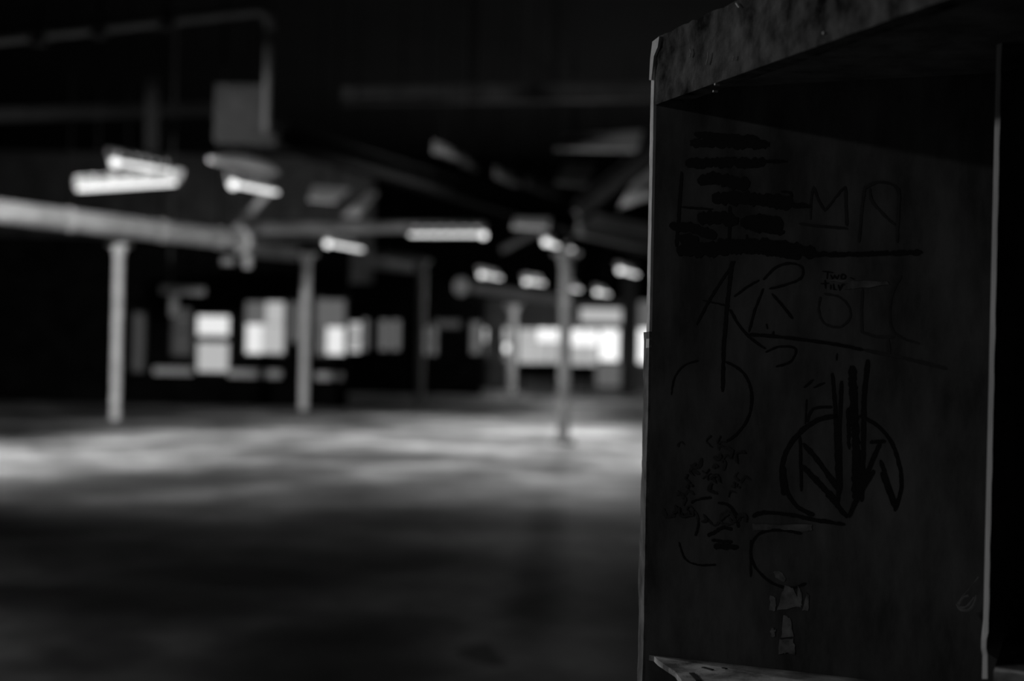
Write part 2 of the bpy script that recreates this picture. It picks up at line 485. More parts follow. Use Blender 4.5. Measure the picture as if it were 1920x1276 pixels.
def flood(p, aim, power, angle, label, blend=0.6):  # added lamp out of view, aimed to brighten floor and cabinet edge
    p, aim = Vector(p), Vector(aim)
    t = thing('added_flood_lamp', label, 'ceiling lamp', p, 'added flood lamps out of view at the left')
    d = (aim-p).normalized()
    build('lamp_shade', tube([p - d*0.30, p - d*0.22, p - d*0.02, p + d*0.02], [0.06, 0.14, 0.20, 0.20], 20), M_DARKSTEEL, t)
    v = Vector((d.x, d.y, 0)).normalized(); c = Vector((v.y, -v.x, 0))
    zt = Vector((0, 0, 0.16))
    build('light_cutoff_plate', prism([p + zt - v*0.3 - c*0.7, p + zt + v*1.3 - c*0.7, p + zt + v*1.3 + c*0.7, p + zt - v*0.3 + c*0.7], (0, 0, 0.02)), M_DARKSTEEL, t)  # plate added to block the light upwards
    build('hanger_rod', tube([p - d*0.2, ((p - d*0.2).x, (p - d*0.2).y, ZR)], 0.015, 6), M_SOOT, t)
    l = bpy.data.lights.new('lamp_light', 'SPOT')
    l.energy = power; l.spot_size = math.radians(angle); l.spot_blend = blend; l.shadow_soft_size = 0.15
    o = bpy.data.objects.new('lamp_light', l); COL.objects.link(o)
    o.parent = t
    o.rotation_euler = d.to_track_quat('-Z', 'Y').to_euler()
    o.location = d*0.05
flood((-8.6, 17.0, 4.0), (-4.2, 21.0, 0.4), 4600, 160, 'added unseen flood lamp at the left over the bright floor patch')
flood((-6.5, 7.0, 3.2), (0.15, 1.7, 1.35), 430, 36, 'added unseen small flood lamp at the left turned to the edge of the wooden cabinet')

# added area light under a made-up tube fixture, out of view, for the cabinet front
def added_side_lamp(a, b, power):
    t = fixture(a, b, 'added unseen lamp fixture to the left of the wooden cabinet', lit=False, w=0.4)
    l = bpy.data.lights.new('lamp_light', 'AREA')
    l.shape = 'RECTANGLE'; l.size = 1.2; l.size_y = 0.4; l.energy = power
    o = bpy.data.objects.new('lamp_light', l); COL.objects.link(o); o.parent = t
    d = (Vector(b)-Vector(a)).normalized()
    o.location = (0, 0, -0.06)
    o.rotation_euler = (0, 0, math.atan2(d.y, d.x))
added_side_lamp((-5.0, -1.0, 3.6), (-5.9, 0.0, 3.6), 34)

# ------------------------------------------------------------------ ducts and pipes
# thick lagged pipe at the left
pa, pb = at(-60, 388, 23.5), at(452, 456, 29.5)
pb.z = pa.z
t = thing('lagged_pipe', 'thick pale lagged pipe running back along the left above the posts', 'pipe', (pa+pb)/2)
build('pipe_run', tube([pa + (pb-pa)*(i/12) for i in range(13)], 0.185, 24), M_LAGGED, t)
d = (pb-pa).normalized()
for f in (0.32, 0.66, 0.9):
    q = pa + (pb-pa)*f
    build('clamp_band', tube([q - d*0.04, q + d*0.04], 0.20, 24), M_DUCT, t)
    build('hanger_rod', tube([q + Vector((0, 0, 0.18)), (q.x, q.y, ZR)], 0.015, 6), M_SOOT, t)
build('end_flange', tube([pb - d*0.04, pb + d*0.05], 0.25, 24), M_DUCT, t)
# upright pipe stub with a valve at its end
e0, e1 = at(466, 428, 29.9), at(463, 502, 29.9)
e1.x = e0.x
t = thing('valve_stub', 'short upright pale pipe stub with a flange at the end of the thick pipe', 'pipe', (e0+e1)/2)
build('stub', tube([e0, e1], 0.085, 16), M_PALE, t)
m_ = (e0+e1)/2
build('flange', tube([m_ + Vector((0, 0, -0.05)), m_ + Vector((0, 0, 0.01))], 0.15, 18), M_PALE, t)
q = at(428, 489, 29.9)
build('hanger_rod', tube([e0, (e0.x, e0.y, ZR)], 0.012, 6), M_SOOT, t)
build('valve_wheel', tube([q + Vector((-0.12, 0, 0)), q + Vector((0.12, 0, 0))], 0.075, 12), M_GREY, t)
build('spindle', tube([q, (e1.x, q.y, q.z)], 0.02, 8), M_DARKSTEEL, t)
# thinner crosswise pipe
pa, pb = at(478, 428, 31), at(905, 424, 36)
t = thing('crosswise_pipe', 'pale pipe running right from the valve stub towards the middle long lamp', 'pipe', (pa+pb)/2)
build('pipe_run', tube([pa, pb], 0.12, 20), M_POSTPALE, t)
for f in (0.25, 0.6, 0.95):
    q = pa + (pb-pa)*f
    build('hanger_rod', tube([q + Vector((0, 0, 0.1)), (q.x, q.y, ZR)], 0.012, 6), M_SOOT, t)
# far slanting pipe under the low row of lamps
pa, pb = at(868, 537, 40), at(1048, 561, 43.5)
t = thing('far_pipe', 'grey pipe slanting under the low far row of lamps to the closest post', 'pipe', (pa+pb)/2)
build('pipe_run', tube([pa, pb], 0.14, 16), M_DUCT, t)
build('end_flange', tube([pa - (pb-pa).normalized()*0.1, pa], 0.24, 16), M_PALE, t)
for f in (0.3, 0.8):
    q = pa + (pb-pa)*f
    build('hanger_rod', tube([q, (q.x, q.y, ZR)], 0.012, 6), M_SOOT, t)
# dim pipe with an elbow at top left
YQ = 18.0
A, B, C_ = at(-40, 78, YQ), at(470, 20, YQ+1.5), at(506, 250, YQ+1.7)
K = at(505, 14, YQ+1.6); K2 = at(507, 60, YQ+1.7); C_.x, C_.y = K2.x, K2.y
t = thing('overhead_pipe', 'dim pipe high at top left that bends down beside the grey box', 'pipe', B)
build('pipe_run', tube([A + (B-A)*(i/8) for i in range(9)], 0.068, 16), M_DULL, t)
build('elbow', tube(arc(B, K, K2, 8), 0.072, 16), M_DULL, t)
build('down_pipe', tube([K2, C_], 0.075, 16), M_DULLDARK, t)
for px in (66, 176, 306):
    f = (px+40)/510.0
    q = A + (B-A)*f
    bm = bmesh.new(); add_box(bm, q - Vector((0.085, 0.1, 0.12)), q + Vector((0.085, 0.1, 0.12)))
    build('saddle_clamp', bm, M_OLDIRON, t)
    build('hanger_rod', tube([q, (q.x, q.y, ZR)], 0.012, 6), M_SOOT, t)
# grey box on the down pipe
r = rect(402, 158, 492, 268, YQ+2.3)
t = thing('air_heater_box', 'flat grey metal box hanging beside the bent overhead pipe', 'heater', ((r[0]+r[1])/2, YQ+2.5, r[2]))
build('casing', box((r[0], YQ+2.3, r[2]), (r[1], YQ+2.8, r[3])), M_OLDIRON, t)
bm = bmesh.new()
for k in range(7):
    zz = r[2] + (r[3]-r[2])*(k+0.8)/8.2
    add_bar(bm, (r[0]+0.06, YQ+2.29, zz), (r[1]-0.06, YQ+2.29, zz), 0.03, 0.02)
build('grille', bm, M_OLDIRON, t)
for xx in (r[0]+0.08, r[1]-0.08):
    build('hanger_rod', tube([(xx, YQ+2.55, r[3]), (xx, YQ+2.55, ZR)], 0.015, 6), M_SOOT, t)
bm = bmesh.new(); q = at(490, 262, YQ+2.35)
add_tube(bm, [q - Vector((0.12, 0, 0)), q + Vector((0.2, 0, 0.0))], 0.10, 14)
build('motor', bm, M_OLDIRON, t)
# short curved duct below the box
pts = arc(at(392, 300, 23), at(440, 286, 23.6), at(522, 324, 24.4), 8)
t = thing('curved_duct', 'short pale curved duct directly above the lamp right of the grey box', 'duct', pts[4])
build('duct_body', tube(pts, [0.03, 0.09, 0.12, 0.13, 0.13, 0.13, 0.12, 0.09, 0.03], 18), M_POSTPALE, t)
for q in (pts[2], pts[6]):
    build('hanger_rod', tube([q, (q.x, q.y, ZR)], 0.015, 6), M_SOOT, t)
# T shaped hanger in front of the partition
q0, q1, q2 = at(316, 455, 33), at(319, 540, 33), at(326, 592, 33)
b0, b1 = at(302, 542, 33), at(384, 546, 33)
t = thing('hanging_bracket', 'grey crossbar hanging on a thin rod before the dim left window', 'bracket', q1)
build('crossbar', bar(b0, b1, 0.14, 0.17), M_STEEL, t)
build('hanger_rod', tube([q1, (q1.x, q1.y, ZR)], 0.035, 10), M_DARKSTEEL, t)
build('drop_arm', tube([(q2.x, q1.y, q1.z), q2], 0.10, 10), M_GREY, t)

# ------------------------------------------------------------------ roof steel and panels
def beam(name, label, cat, p, q, w, h, m, group=None, flange=True):
    p, q = Vector(p), Vector(q)
    t = thing(name, label, cat, (p+q)/2, group)
    build('web', bar(p, q, w*0.3, h), m, t)
    if flange:
        build('upper_flange', bar(p + Vector((0, 0, h/2)), q + Vector((0, 0, h/2)), w, 0.04), m, t)
        build('lower_flange', bar(p - Vector((0, 0, h/2)), q - Vector((0, 0, h/2)), w, 0.04), m, t)
    return t
beam('roof_beam', 'dim horizontal roof beam across the upper left', 'beam', at(-60, 218, 23), at(440, 203, 24.5), 0.2, 0.16, M_SOOT)
beam('roof_beam', 'long dark beam slanting down from upper centre to the cabinet', 'beam', at(520, 255, 24), at(1240, 470, 44), 0.3, 0.35, M_SOOT)
beam('roof_beam', 'dark diagonal brace at upper right beside the cabinet edge', 'beam', at(1085, 398, 30), at(1240, 272, 29), 0.25, 0.40, M_SOOT)
beam('roof_beam', 'faint crosswise beam at upper centre, level with the grey box', 'beam', at(640, 180, 30), at(1240, 172, 31), 0.25, 0.30, M_DARKSTEEL)
beam('roof_beam', 'grey beam above the second post running right to the dark bay', 'beam', at(470, 466, 34), at(775, 500, 42), 0.25, 0.28, M_GREY)
beam('roof_beam', 'grey beam slanting down to the cabinet right of the closest post', 'beam', at(1085, 418, 33), at(1240, 450, 36), 0.3, 0.5, M_GREY)
beam('roof_brace', 'thin diagonal brace rising right from the valve stub', 'brace', at(437, 438, 30.5), at(500, 362, 30.5), 0.1, 0.14, M_STEEL, flange=False)
beam('roof_brace', 'thin upright hanger rod left of the grey box', 'brace', at(285, 282, 22), at(286, 140, 22), 0.22, 0.2, M_SOOT, flange=False)
beam('roof_brace', 'diagonal brace below the dark beam near the closest post', 'brace', at(940, 470, 34), at(1010, 432, 34), 0.1, 0.14, M_DULL, flange=False)
# reflector sheets hung under the roof
def sheet(px, Y, label, m=M_PALE, tilt=0.25):
    pts = [at(x, y, Y + dy) for (x, y), dy in zip(px, (0, tilt, 1.0+tilt, 1.0))]
    n = (pts[1]-pts[0]).cross(pts[3]-pts[0]).normalized()
    o = build('roof_sheet', prism(pts, n*0.04), m)
    tag(o, label, 'roof panel', 'pale sheets under the roof')
    return o
sheet([(578, 376), (628, 380), (655, 357), (585, 352)], 30, 'pale roof sheet left of the slanting one, over the crosswise pipe', M_POSTPALE)
sheet([(640, 408), (672, 408), (708, 364), (690, 362)], 30, 'narrow slanting pale roof sheet over the crosswise pipe', M_POSTPALE)
sheet([(1040, 282), (1195, 284), (1205, 248), (1060, 256)], 31, 'wide grey roof sheet at the upper right near the cabinet', M_STEEL)
sheet([(1160, 392), (1225, 370), (1230, 310), (1190, 340)], 30, 'grey roof sheet below the dark diagonal brace at the cabinet edge', M_GREY)
sheet([(1040, 345), (1100, 350), (1120, 310), (1060, 305)], 32, 'faint grey roof sheet left of the dark diagonal brace', M_GREY)
sheet([(960, 428), (1028, 430), (1032, 412), (964, 411)], 31.5, 'small pale roof sheet just above and left of the closest post lamp', M_POSTPALE)
sheet([(690, 480), (770, 500), (800, 486), (720, 468)], 36, 'dim roof sheet over the dim middle post', M_GREY)
# unlit lamps along the long dark beam
for a, b, Y, lab, dm in (((824, 286), (856, 299), 29, 'unlit lamp fixture highest along the long dark beam', M_DULL),
                         ((874, 308), (890, 317), 30, 'small unlit lamp fixture second along the long dark beam', M_DULLDARK),
                         ((937, 332), (970, 347), 32, 'palest unlit lamp fixture midway along the long dark beam', M_DULLPALE),
                         ((990, 349), (1048, 370), 34, 'long dim unlit lamp fixture lowest along the long dark beam', M_DULLDARK)):
    fixture(at(*a, Y), at(*b, Y+0.8), lab, 'unlit fixtures along the dark beam', lit=False, w=0.2, dull=dm)

# ------------------------------------------------------------------ far small things
bm = bmesh.new(); p = at(953, 652, 58)
bmesh.ops.create_uvsphere(bm, u_segments=16, v_segments=12, radius=0.16)
bmesh.ops.translate(bm, verts=bm.verts, vec=p)
t = thing('lamp_globe', 'bright round lamp standing before the far windows', 'lamp', (p.x, p.y, 0))
build('globe', bm, M_BULB, t, smooth=True)
build('lamp_post', tube([(p.x, p.y, 0), (p.x, p.y, p.z-0.15)], 0.05, 10), M_GREY, t)
l = bpy.data.lights.new('lamp_light', 'POINT'); l.energy = 40; l.shadow_soft_size = 0.18
o = bpy.data.objects.new('lamp_light', l); COL.objects.link(o); o.parent = t; o.location = (0, -0.25, p.z+0.1)
build('lamp_base', tube([(p.x, p.y, 0), (p.x, p.y, 0.05)], 0.2, 14), M_DARKSTEEL, t)
r = rect(972, 684, 1112, 708, 57)
t = thing('long_counter', 'long black counter under the far bright windows', 'counter', ((r[0]+r[1])/2, 57, 0))
build('counter_top', box((r[0], 56.7, r[2]), (r[1], 57.6, r[3])), M_BLACK, t)
for xx in (r[0]+0.15, (r[0]+r[1])/2, r[1]-0.15):
    build('leg', box((xx-0.05, 56.8, 0), (xx+0.05, 57.5, r[2])), M_DARKSTEEL, t)

# ------------------------------------------------------------------ wooden cabinet in the foreground
C0 = at(1222, 640, 1.70); C0.z = 0
U = Vector((0.895, -0.446, 0)).normalized()          # along the panel, to the right
N = Vector((-0.446, -0.895, 0)).normalized()         # out of the panel, towards the camera
R = Vector((0.325, -0.945, 0)).normalized()          # along the oblique rail, towards the camera
RN = Vector((-0.945, -0.325, 0)).normalized()
UP = Vector((0, 0, 1))
def onp(x, y, lift=0.0):                             # a point of the panel face
    return on_plane(x, y, C0 + N*lift, N)
z_rt = on_plane(1222, 76, C0, RN).z                  # top of the rail
z_rb = on_plane(1236, 195, C0, RN).z                 # its lower edge
z_sill = onp(1226, 1228).z
PW = (onp(1868, 640) - onp(1222, 640)).dot(U)        # panel width
cab = thing('wooden_cabinet', 'dark open wooden cabinet covered with marker graffiti in the foreground', 'cabinet', (C0.x, C0.y, 0))

# back panel
def jag_panel(u0, u1, z0, z1, th, m, name):
    bm = bmesh.new()
    add_prism(bm, [C0 + U*u0 + UP*z0, C0 + U*u1 + UP*z0, C0 + U*u1 + UP*z1, C0 + U*u0 + UP*z1], -N*th)
    return build(name, bm, m, cab)
panel = jag_panel(0.0, PW, 0.06, z_rt-0.01, 0.02, M_PANEL, 'back_panel')
side_panel = jag_panel(PW, PW+0.45, 0.06, z_rt+0.1, 0.02, M_PANEL, 'back_panel')

# left stile with a chipped pale edge
def chipped(z0, z1, n, wfun, depth, m, name):
    """upright strip facing the hall: its far edge wanders like chipped paint"""
    bm = bmesh.new()
    rings = []
    D = Vector((-1.0, -0.03, 0)).normalized()
    T = Vector((-0.03, 1.0, 0)).normalized()
    for i in range(n+1):
        z = z0 + (z1-z0)*i/n
        w, inn, near = wfun(z)
        a = C0 + UP*z + T*near + D*(0.003 - inn)
        rings.append([bm.verts.new(v) for v in (a, a + T*w, a + T*w - D*depth, a - D*depth)])
    for A, B in zip(rings, rings[1:]):
        for k in range(4):
            bm.faces.new((A[k], A[(k+1) % 4], B[(k+1) % 4], B[k]))
    bm.faces.new(rings[0]); bm.faces.new(list(reversed(rings[-1])))
    return build(name, bm, m, cab)
zc1, zc2 = onp(1216, 618).z, onp(1212, 735).z
def rough(z, s0):
    return sum(noise.noise(Vector((z*f, s0, f)))*a for f, a in ((9, 0.5), (23, 0.3), (61, 0.14), (140, 0.08)))
def wf_top(z):
    return 0.030 + 0.012*rough(z, 3.1), 0.0008*rough(z, 8.2), 0.0
def wf_low(z):
    q = rough(z, 5.1)
    return max(0.022, 0.052 + 0.034*q), 0.0016*rough(z, 2.2), 0.0
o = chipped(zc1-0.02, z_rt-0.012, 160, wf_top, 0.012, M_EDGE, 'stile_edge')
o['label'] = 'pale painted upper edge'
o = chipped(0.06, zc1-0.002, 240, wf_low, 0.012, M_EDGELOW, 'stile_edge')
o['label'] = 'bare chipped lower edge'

# oblique rail at the top: a rough board with chipped corners
RL = 0.85
bm = bmesh.new()
rows, cols = 10, 60
front = []
for j in range(rows+1):
    row = []
    for i in range(cols+1):
        s = RL*(i/cols)**1.3
        f = j/rows
        z = z_rb + (z_rt - z_rb)*f
        if j == rows:
            z += 0.0022*noise.noise(Vector((s*60, 0.3, 1))) + 0.0014*noise.noise(Vector((s*170, 0.3, 4)))
        cut = 0.010*max(0, f-0.72)/0.28 if i == 0 else 0
        nn = 0.0010*noise.noise(Vector((s*70, z*70, 2))) + 0.0006*noise.noise(Vector((s*220, z*120, 2)))
        row.append(bm.verts.new(C0 + R*(s+cut) + UP*z + RN*(0.002 + nn)))
    front.append(row)
TH = 0.022
back = [[bm.verts.new(v.co - RN*TH) for v in front[0]], [bm.verts.new(v.co - RN*TH) for v in front[rows]]]
for j in range(rows):
    for i in range(cols):
        bm.faces.new((front[j][i], front[j][i+1], front[j+1][i+1], front[j+1][i]))
for i in range(cols):
    bm.faces.new((front[0][i+1], front[0][i], back[0][i], back[0][i+1]))
    bm.faces.new((front[rows][i], front[rows][i+1], back[1][i+1], back[1][i]))
    bm.faces.new((back[0][i], back[1][i], back[1][i+1], back[0][i+1]))
for k in (0, cols):
    vs = [front[j][k] for j in range(rows+1)] + [back[1][k], back[0][k]]
    bm.faces.new(vs)
rail = build('top_rail', bm, M_RAIL, cab)
# nail heads and splinters on the rail
bm = bmesh.new()
for x, y in ((1339, 171), (1342, 158), (1545, 62)):
    p = on_plane(x, y, C0 + RN*0.003, RN)
    add_tube(bm, [p - RN*0.004, p + RN*0.0012], 0.0011, 8)
sub('nail', bm, M_STEEL, rail)
bm = bmesh.new()
for pts in (((1294, 92), (1295, 100), (1293, 107)), ((1328, 98), (1327, 110), (1324, 121)), ((1376, 105), (1374, 113)), ((1380, 6), (1386, 14))):
    add_tube(bm, [on_plane(x, y, C0 + RN*0.0045, RN) for x, y in pts], 0.0009, 6)
sub('splinter', bm, M_EDGE, rail)
# pale worn corner of the rail
bm = bmesh.new()
pts = [on_plane(x, y, C0 + RN*0.005, RN) for x, y in ((1223, 78), (1236, 68), (1233, 88), (1226, 105), (1221, 150), (1217, 150), (1219, 110))]
add_prism(bm, pts, -RN*0.004)
sub('worn_corner', bm, M_EDGE, rail)

# top board: the wedge between the rail and the panel
w_r = RL*0.98
build('top_board', prism([C0 + UP*(z_rb+0.012) - N*0.0 + R*0.03 + U*0.012, C0 + R*w_r + UP*(z_rb+0.012) - RN*0.023, C0 + U*PW + UP*(z_rb+0.012) + R*0.3, C0 + U*PW + UP*(z_rb+0.012)], UP*0.02), M_PANEL, cab)

# bottom board: rough wedge with a broken front edge
bm = bmesh.new()
fe = []
pix = [(1226, 1229), (1234, 1237), (1243, 1243), (1252, 1249), (1260, 1254), (1266, 1258), (1270, 1264), (1276, 1271), (1283, 1284), (1300, 1300), (1330, 1325), (1400, 1380), (1500, 1450)]
zs = Vector((0, 0, z_sill))
for x, y in pix:
    fe.append(on_plane(x, y, zs, UP))
bk = [C0 + U*PW + zs, C0 + U*0.004 + zs]
poly = fe + [fe[-1] + U*0.35, C0 + U*(PW+0.0) + zs + N*0.05] + bk
add_prism(bm, poly, UP*-0.006)
sill = build('bottom_board', bm, M_SILL, cab)
bm = bmesh.new()
for (x0, y0, x1, y1, r_) in ((1297, 1262, 1310, 1276, 0.006), (1318, 1251, 1336, 1256, 0.004), (1355, 1252, 1362, 1254, 0.003)):
    p, q = on_plane(x0, y0, zs, UP), on_plane(x1, y1, zs, UP)
    add_bar(bm, p, q, r_, 0.002)
sub('dark_knot', bm, M_DARKSTEEL, sill)
# lower fascia below the bottom board and plinth
build('lower_rail', prism([C0 + R*0.012 + UP*(z_sill-0.16) - RN*0.03, C0 + R*RL + UP*(z_sill-0.16) - RN*0.03, C0 + R*RL + UP*(z_sill-0.008) - RN*0.03, C0 + R*0.012 + UP*(z_sill-0.008) - RN*0.03], -RN*0.02), M_OLDIRON, cab)
build('plinth', prism([C0, C0 + U*(PW+0.45), C0 + U*(PW+0.45) - N*0.1, C0 - N*0.1], UP*0.06), M_DARKSTEEL, cab)

# divider board between the two bays; its raw front edge faces the room
YE = 1.40
bm = bmesh.new()
rings = []
nb = 90
for i in range(nb+1):
    y = -40 + i*(1272+40)/nb
    xc = 1875 - (y/1276.0)*29
    jit = 1.4*noise.noise(Vector((y*0.02, 2, 0))) + (5 if 1068 < y < 1078 else 0)
    drop = -3 if 1195 < y < 1225 else 0
    a, b = at(xc - 4.8 + drop, y, YE), at(xc + 4.8 + jit + drop, y, YE-0.008)
    a2, b2 = onp(xc - 4.0, y), onp(xc + 4.0, y)
    a2.z = a.z; b2.z = b.z
    rings.append([bm.verts.new(v) for v in (a, b, b2, a2)])
for A, B in zip(rings, rings[1:]):
    for k in range(4):
        bm.faces.new((A[k], A[(k+1) % 4], B[(k+1) % 4], B[k]))
bm.faces.new(rings[0]); bm.faces.new(list(reversed(rings[-1])))
build('divider_board', bm, M_BATTEN, cab)
# bottom board of the right bay, its front edge proud of the divider
zz = at(1864, 1258, 1.37).z
f0 = at(1863, 1258, 1.37); f0.z = zz
f1 = f0 + (U*0.97 + N*-0.1)*0.30; f1.z = zz
bp0 = C0 + U*(PW+0.012); bp1 = C0 + U*(PW+0.44); bp0.z = bp1.z = zz
build('bay_board', prism([f0, f1, bp1, bp0], UP*-0.02), M_SILL, cab)

# ---- graffiti on the panel
LZ = 0.0006
def stroke(bm, pts, w, jit=0.0, lift=LZ):
    """flat ink ribbon on the panel; pts in photograph pixels, w its width in pixels"""
    P = []
    for (a, b) in zip(pts, pts[1:]):
        n = max(2, int(math.hypot(b[0]-a[0], b[1]-a[1])/4))
        for i in range(n):
            P.append((a[0]+(b[0]-a[0])*i/n, a[1]+(b[1]-a[1])*i/n))
    P.append(pts[-1])
    Lf, Rt = [], []
    for i, p in enumerate(P):
        a = P[max(i-1, 0)]; b = P[min(i+1, len(P)-1)]
        dx, dy = b[0]-a[0], b[1]-a[1]
        l = math.hypot(dx, dy) or 1
        nx, ny = -dy/l, dx/l
        e = min(1.0, 0.45 + min(i, len(P)-1-i)*0.35)
        ww = w*e/2*(1 + 0.25*noise.noise(Vector((p[0]*0.08, p[1]*0.08, w))))
        j1 = jit*noise.noise(Vector((p[0]*0.22, p[1]*0.22, 1.5))); j2 = jit*noise.noise(Vector((p[0]*0.22, p[1]*0.22, 9.5)))
        Lf.append(bm.verts.new(onp(p[0]+nx*(ww+j1), p[1]+ny*(ww+j1), lift)))
        Rt.append(bm.verts.new(onp(p[0]-nx*(ww+j2), p[1]-ny*(ww+j2), lift)))
    lo = []
    for A in (Lf, Rt):
        lo.append([bm.verts.new(v.co - N*lift*0.9) for v in A])
    for i in range(len(P)-1):
        bm.faces.new((Lf[i], Lf[i+1], Rt[i+1], Rt[i]))
        bm.faces.new((Lf[i], lo[0][i], lo[0][i+1], Lf[i+1]))
        bm.faces.new((Rt[i], Rt[i+1], lo[1][i+1], lo[1][i]))
z5 = lambda L: [(1180+x/2.551, y/2.551) for x, y in L]
z6 = lambda L: [(1180+x/2.551, 450+y/2.551) for x, y in L]
z7 = lambda L: [(1180+x/2.595, 850+y/2.595) for x, y in L]
def curve(L, n=6):
    """smooth line through the points"""
    out = []
    for i in range(len(L)-1):
        p0 = L[max(i-1, 0)]; p1 = L[i]; p2 = L[i+1]; p3 = L[min(i+2, len(L)-1)]
        for k in range(n):
            t = k/n
            out.append(tuple(0.5*(2*p1[c] + (p2[c]-p0[c])*t + (2*p0[c]-5*p1[c]+4*p2[c]-p3[c])*t*t + (3*p1[c]-p0[c]-3*p2[c]+p3[c])*t**3) for c in (0, 1)))
    out.append(L[-1])
    return out
def ink(name, strokes, m=M_INK):
    bm = bmesh.new()
    for k, (pts, w, j) in enumerate(strokes):
        stroke(bm, pts, w, j, LZ + 0.00003*k)
    return sub(name, bm, m, panel)
ink('crossed_out_lines', [
    (z5([(310, 640), (360, 650), (500, 658), (620, 665)]), 13, 4), (z5([(290, 685), (420, 682), (540, 690), (670, 690)]), 16, 5),
    (z5([(268, 782), (420, 775), (560, 778), (650, 775)]), 19, 5), (z5([(640, 772), (755, 770)]), 6, 2),
    (z5([(325, 868), (400, 850), (480, 870), (575, 885)]), 22, 6),
    (z5([(395, 950), (520, 945), (640, 955), (780, 970)]), 24, 6), (z5([(700, 965), (790, 980), (868, 985)]), 11, 3),
    (z5([(725, 915), (770, 920), (775, 940), (735, 950)]), 5, 1),
    (z5([(325, 1045), (420, 1040), (520, 1055)]), 22, 6), (z5([(530, 1065), (620, 1055), (735, 1075)]), 24, 6), (z5([(570, 1085), (740, 1110)]), 14, 4),
    (z5([(190, 1080), (300, 1090), (415, 1130)]), 18, 5), (z5([(230, 1135), (330, 1145)]), 18, 5),
    (z5([(225, 1195), (420, 1190), (600, 1170), (740, 1185), (890, 1210)]), 26, 6), (z5([(420, 1160), (640, 1190), (820, 1215)]), 22, 5),
    (z5([(870, 1215), (1100, 1215), (1400, 1205)]), 9, 3)])
ink('vertical_strokes', [(z5([(250, 820), (238, 1000), (225, 1180)]), 6, 1), (z5([(480, 985), (476, 1160)]), 6, 1), (z5([(560, 1120), (565, 1200)]), 5, 1), (z5([(250, 990), (400, 1000)]), 4, 1)])
ink('faint_letters', [
    (z5([(865, 1050), (868, 960), (880, 890)]), 4, 1), (z5([(880, 890), (905, 960), (935, 1010)]), 5, 1), (z5([(935, 1010), (980, 950), (1030, 890)]), 4, 1), (z5([(1032, 890), (1040, 1080)]), 6, 1),
    (z5([(1125, 890), (1110, 1010), (1098, 1160)]), 5, 1),
    (z5(curve([(1125, 900), (1190, 870), (1270, 890), (1295, 960)])), 5, 1), (z5(curve([(1150, 900), (1160, 960), (1220, 1030), (1270, 1075)])), 5, 1), (z5([(1290, 900), (1285, 1030), (1280, 1160)]), 5, 1),
    (z5([(810, 1068), (900, 1080), (1045, 1092)]), 5, 1)], M_INKFAINT)
ink('large_letters', [
    (z6([(320, 405), (380, 290), (440, 195), (505, 100)]), 5, 1), (z6([(490, 100), (465, 330), (450, 520), (445, 725)]), 7, 1), (z6([(350, 288), (480, 315)]), 3, 1),
    (z6([(500, 270), (560, 225), (620, 190)]), 4, 1), (z6(curve([(480, 330), (520, 400), (570, 460), (650, 520)])), 5, 1),
    (z6([(570, 440), (600, 330), (640, 230)]), 4, 1), (z6(curve([(640, 190), (700, 130), (770, 110), (825, 130), (820, 180), (750, 212), (668, 232)])), 4, 1), (z6([(680, 255), (730, 310), (780, 375)]), 5, 1),
    (z6(curve([(570, 450), (700, 460), (850, 478), (1000, 500), (1120, 525)])), 6, 1)])
ink('faint_letters', [
    (z6(curve([(930, 255), (1000, 270), (1045, 310), (1055, 370), (1005, 415), (930, 395), (905, 330), (915, 270)])), 4, 1),
    (z6([(1115, 230), (1110, 330), (1112, 440), (1180, 462), (1270, 462)]), 5, 1),
    (z6(curve([(1300, 170), (1260, 250), (1245, 350), (1260, 430), (1310, 470), (1390, 495)])), 4, 1), (z6([(1235, 460), (1245, 550)]), 5, 1),
    (z6(curve([(1120, 525), (1250, 550), (1380, 580), (1520, 615)])), 6, 1)], M_INKFAINT)
ink('small_handwriting', [
    (z6([(922, 148), (975, 155)]), 3, 0), (z6([(948, 150), (945, 185)]), 3, 0), (z6([(962, 165), (970, 185), (982, 168), (992, 185), (1002, 165)]), 3, 0),
    (z6(curve([(1010, 175), (1020, 163), (1034, 172), (1024, 186), (1010, 178)])), 3, 0), (z6([(1055, 178), (1075, 186)]), 3, 0),
    (z6([(915, 208), (955, 205)]), 3, 0), (z6([(935, 190), (938, 232)]), 3, 0), (z6([(962, 212), (962, 236)]), 3, 0), (z6([(975, 208), (978, 236), (990, 236)]), 3, 0), (z6([(998, 212), (1005, 238), (1018, 212), (1030, 212)]), 3, 0)])
ink('large_circle', [
    (z6(curve([(1000, 838), (900, 860), (810, 925), (750, 1010), (728, 1110), (738, 1220)])), 9, 1), (z7(curve([(748, 60), (765, 180), (820, 260), (900, 300)])), 8, 1),
    (z6(curve([(1100, 838), (1190, 890), (1260, 980), (1300, 1110)])), 7, 1), (z7(curve([(1318, 60), (1322, 170), (1290, 280)])), 7, 1),
    (z6(curve([(848, 870), (880, 805), (970, 797)])), 5, 1), (z6([(848, 760), (840, 880)]), 3, 1)])
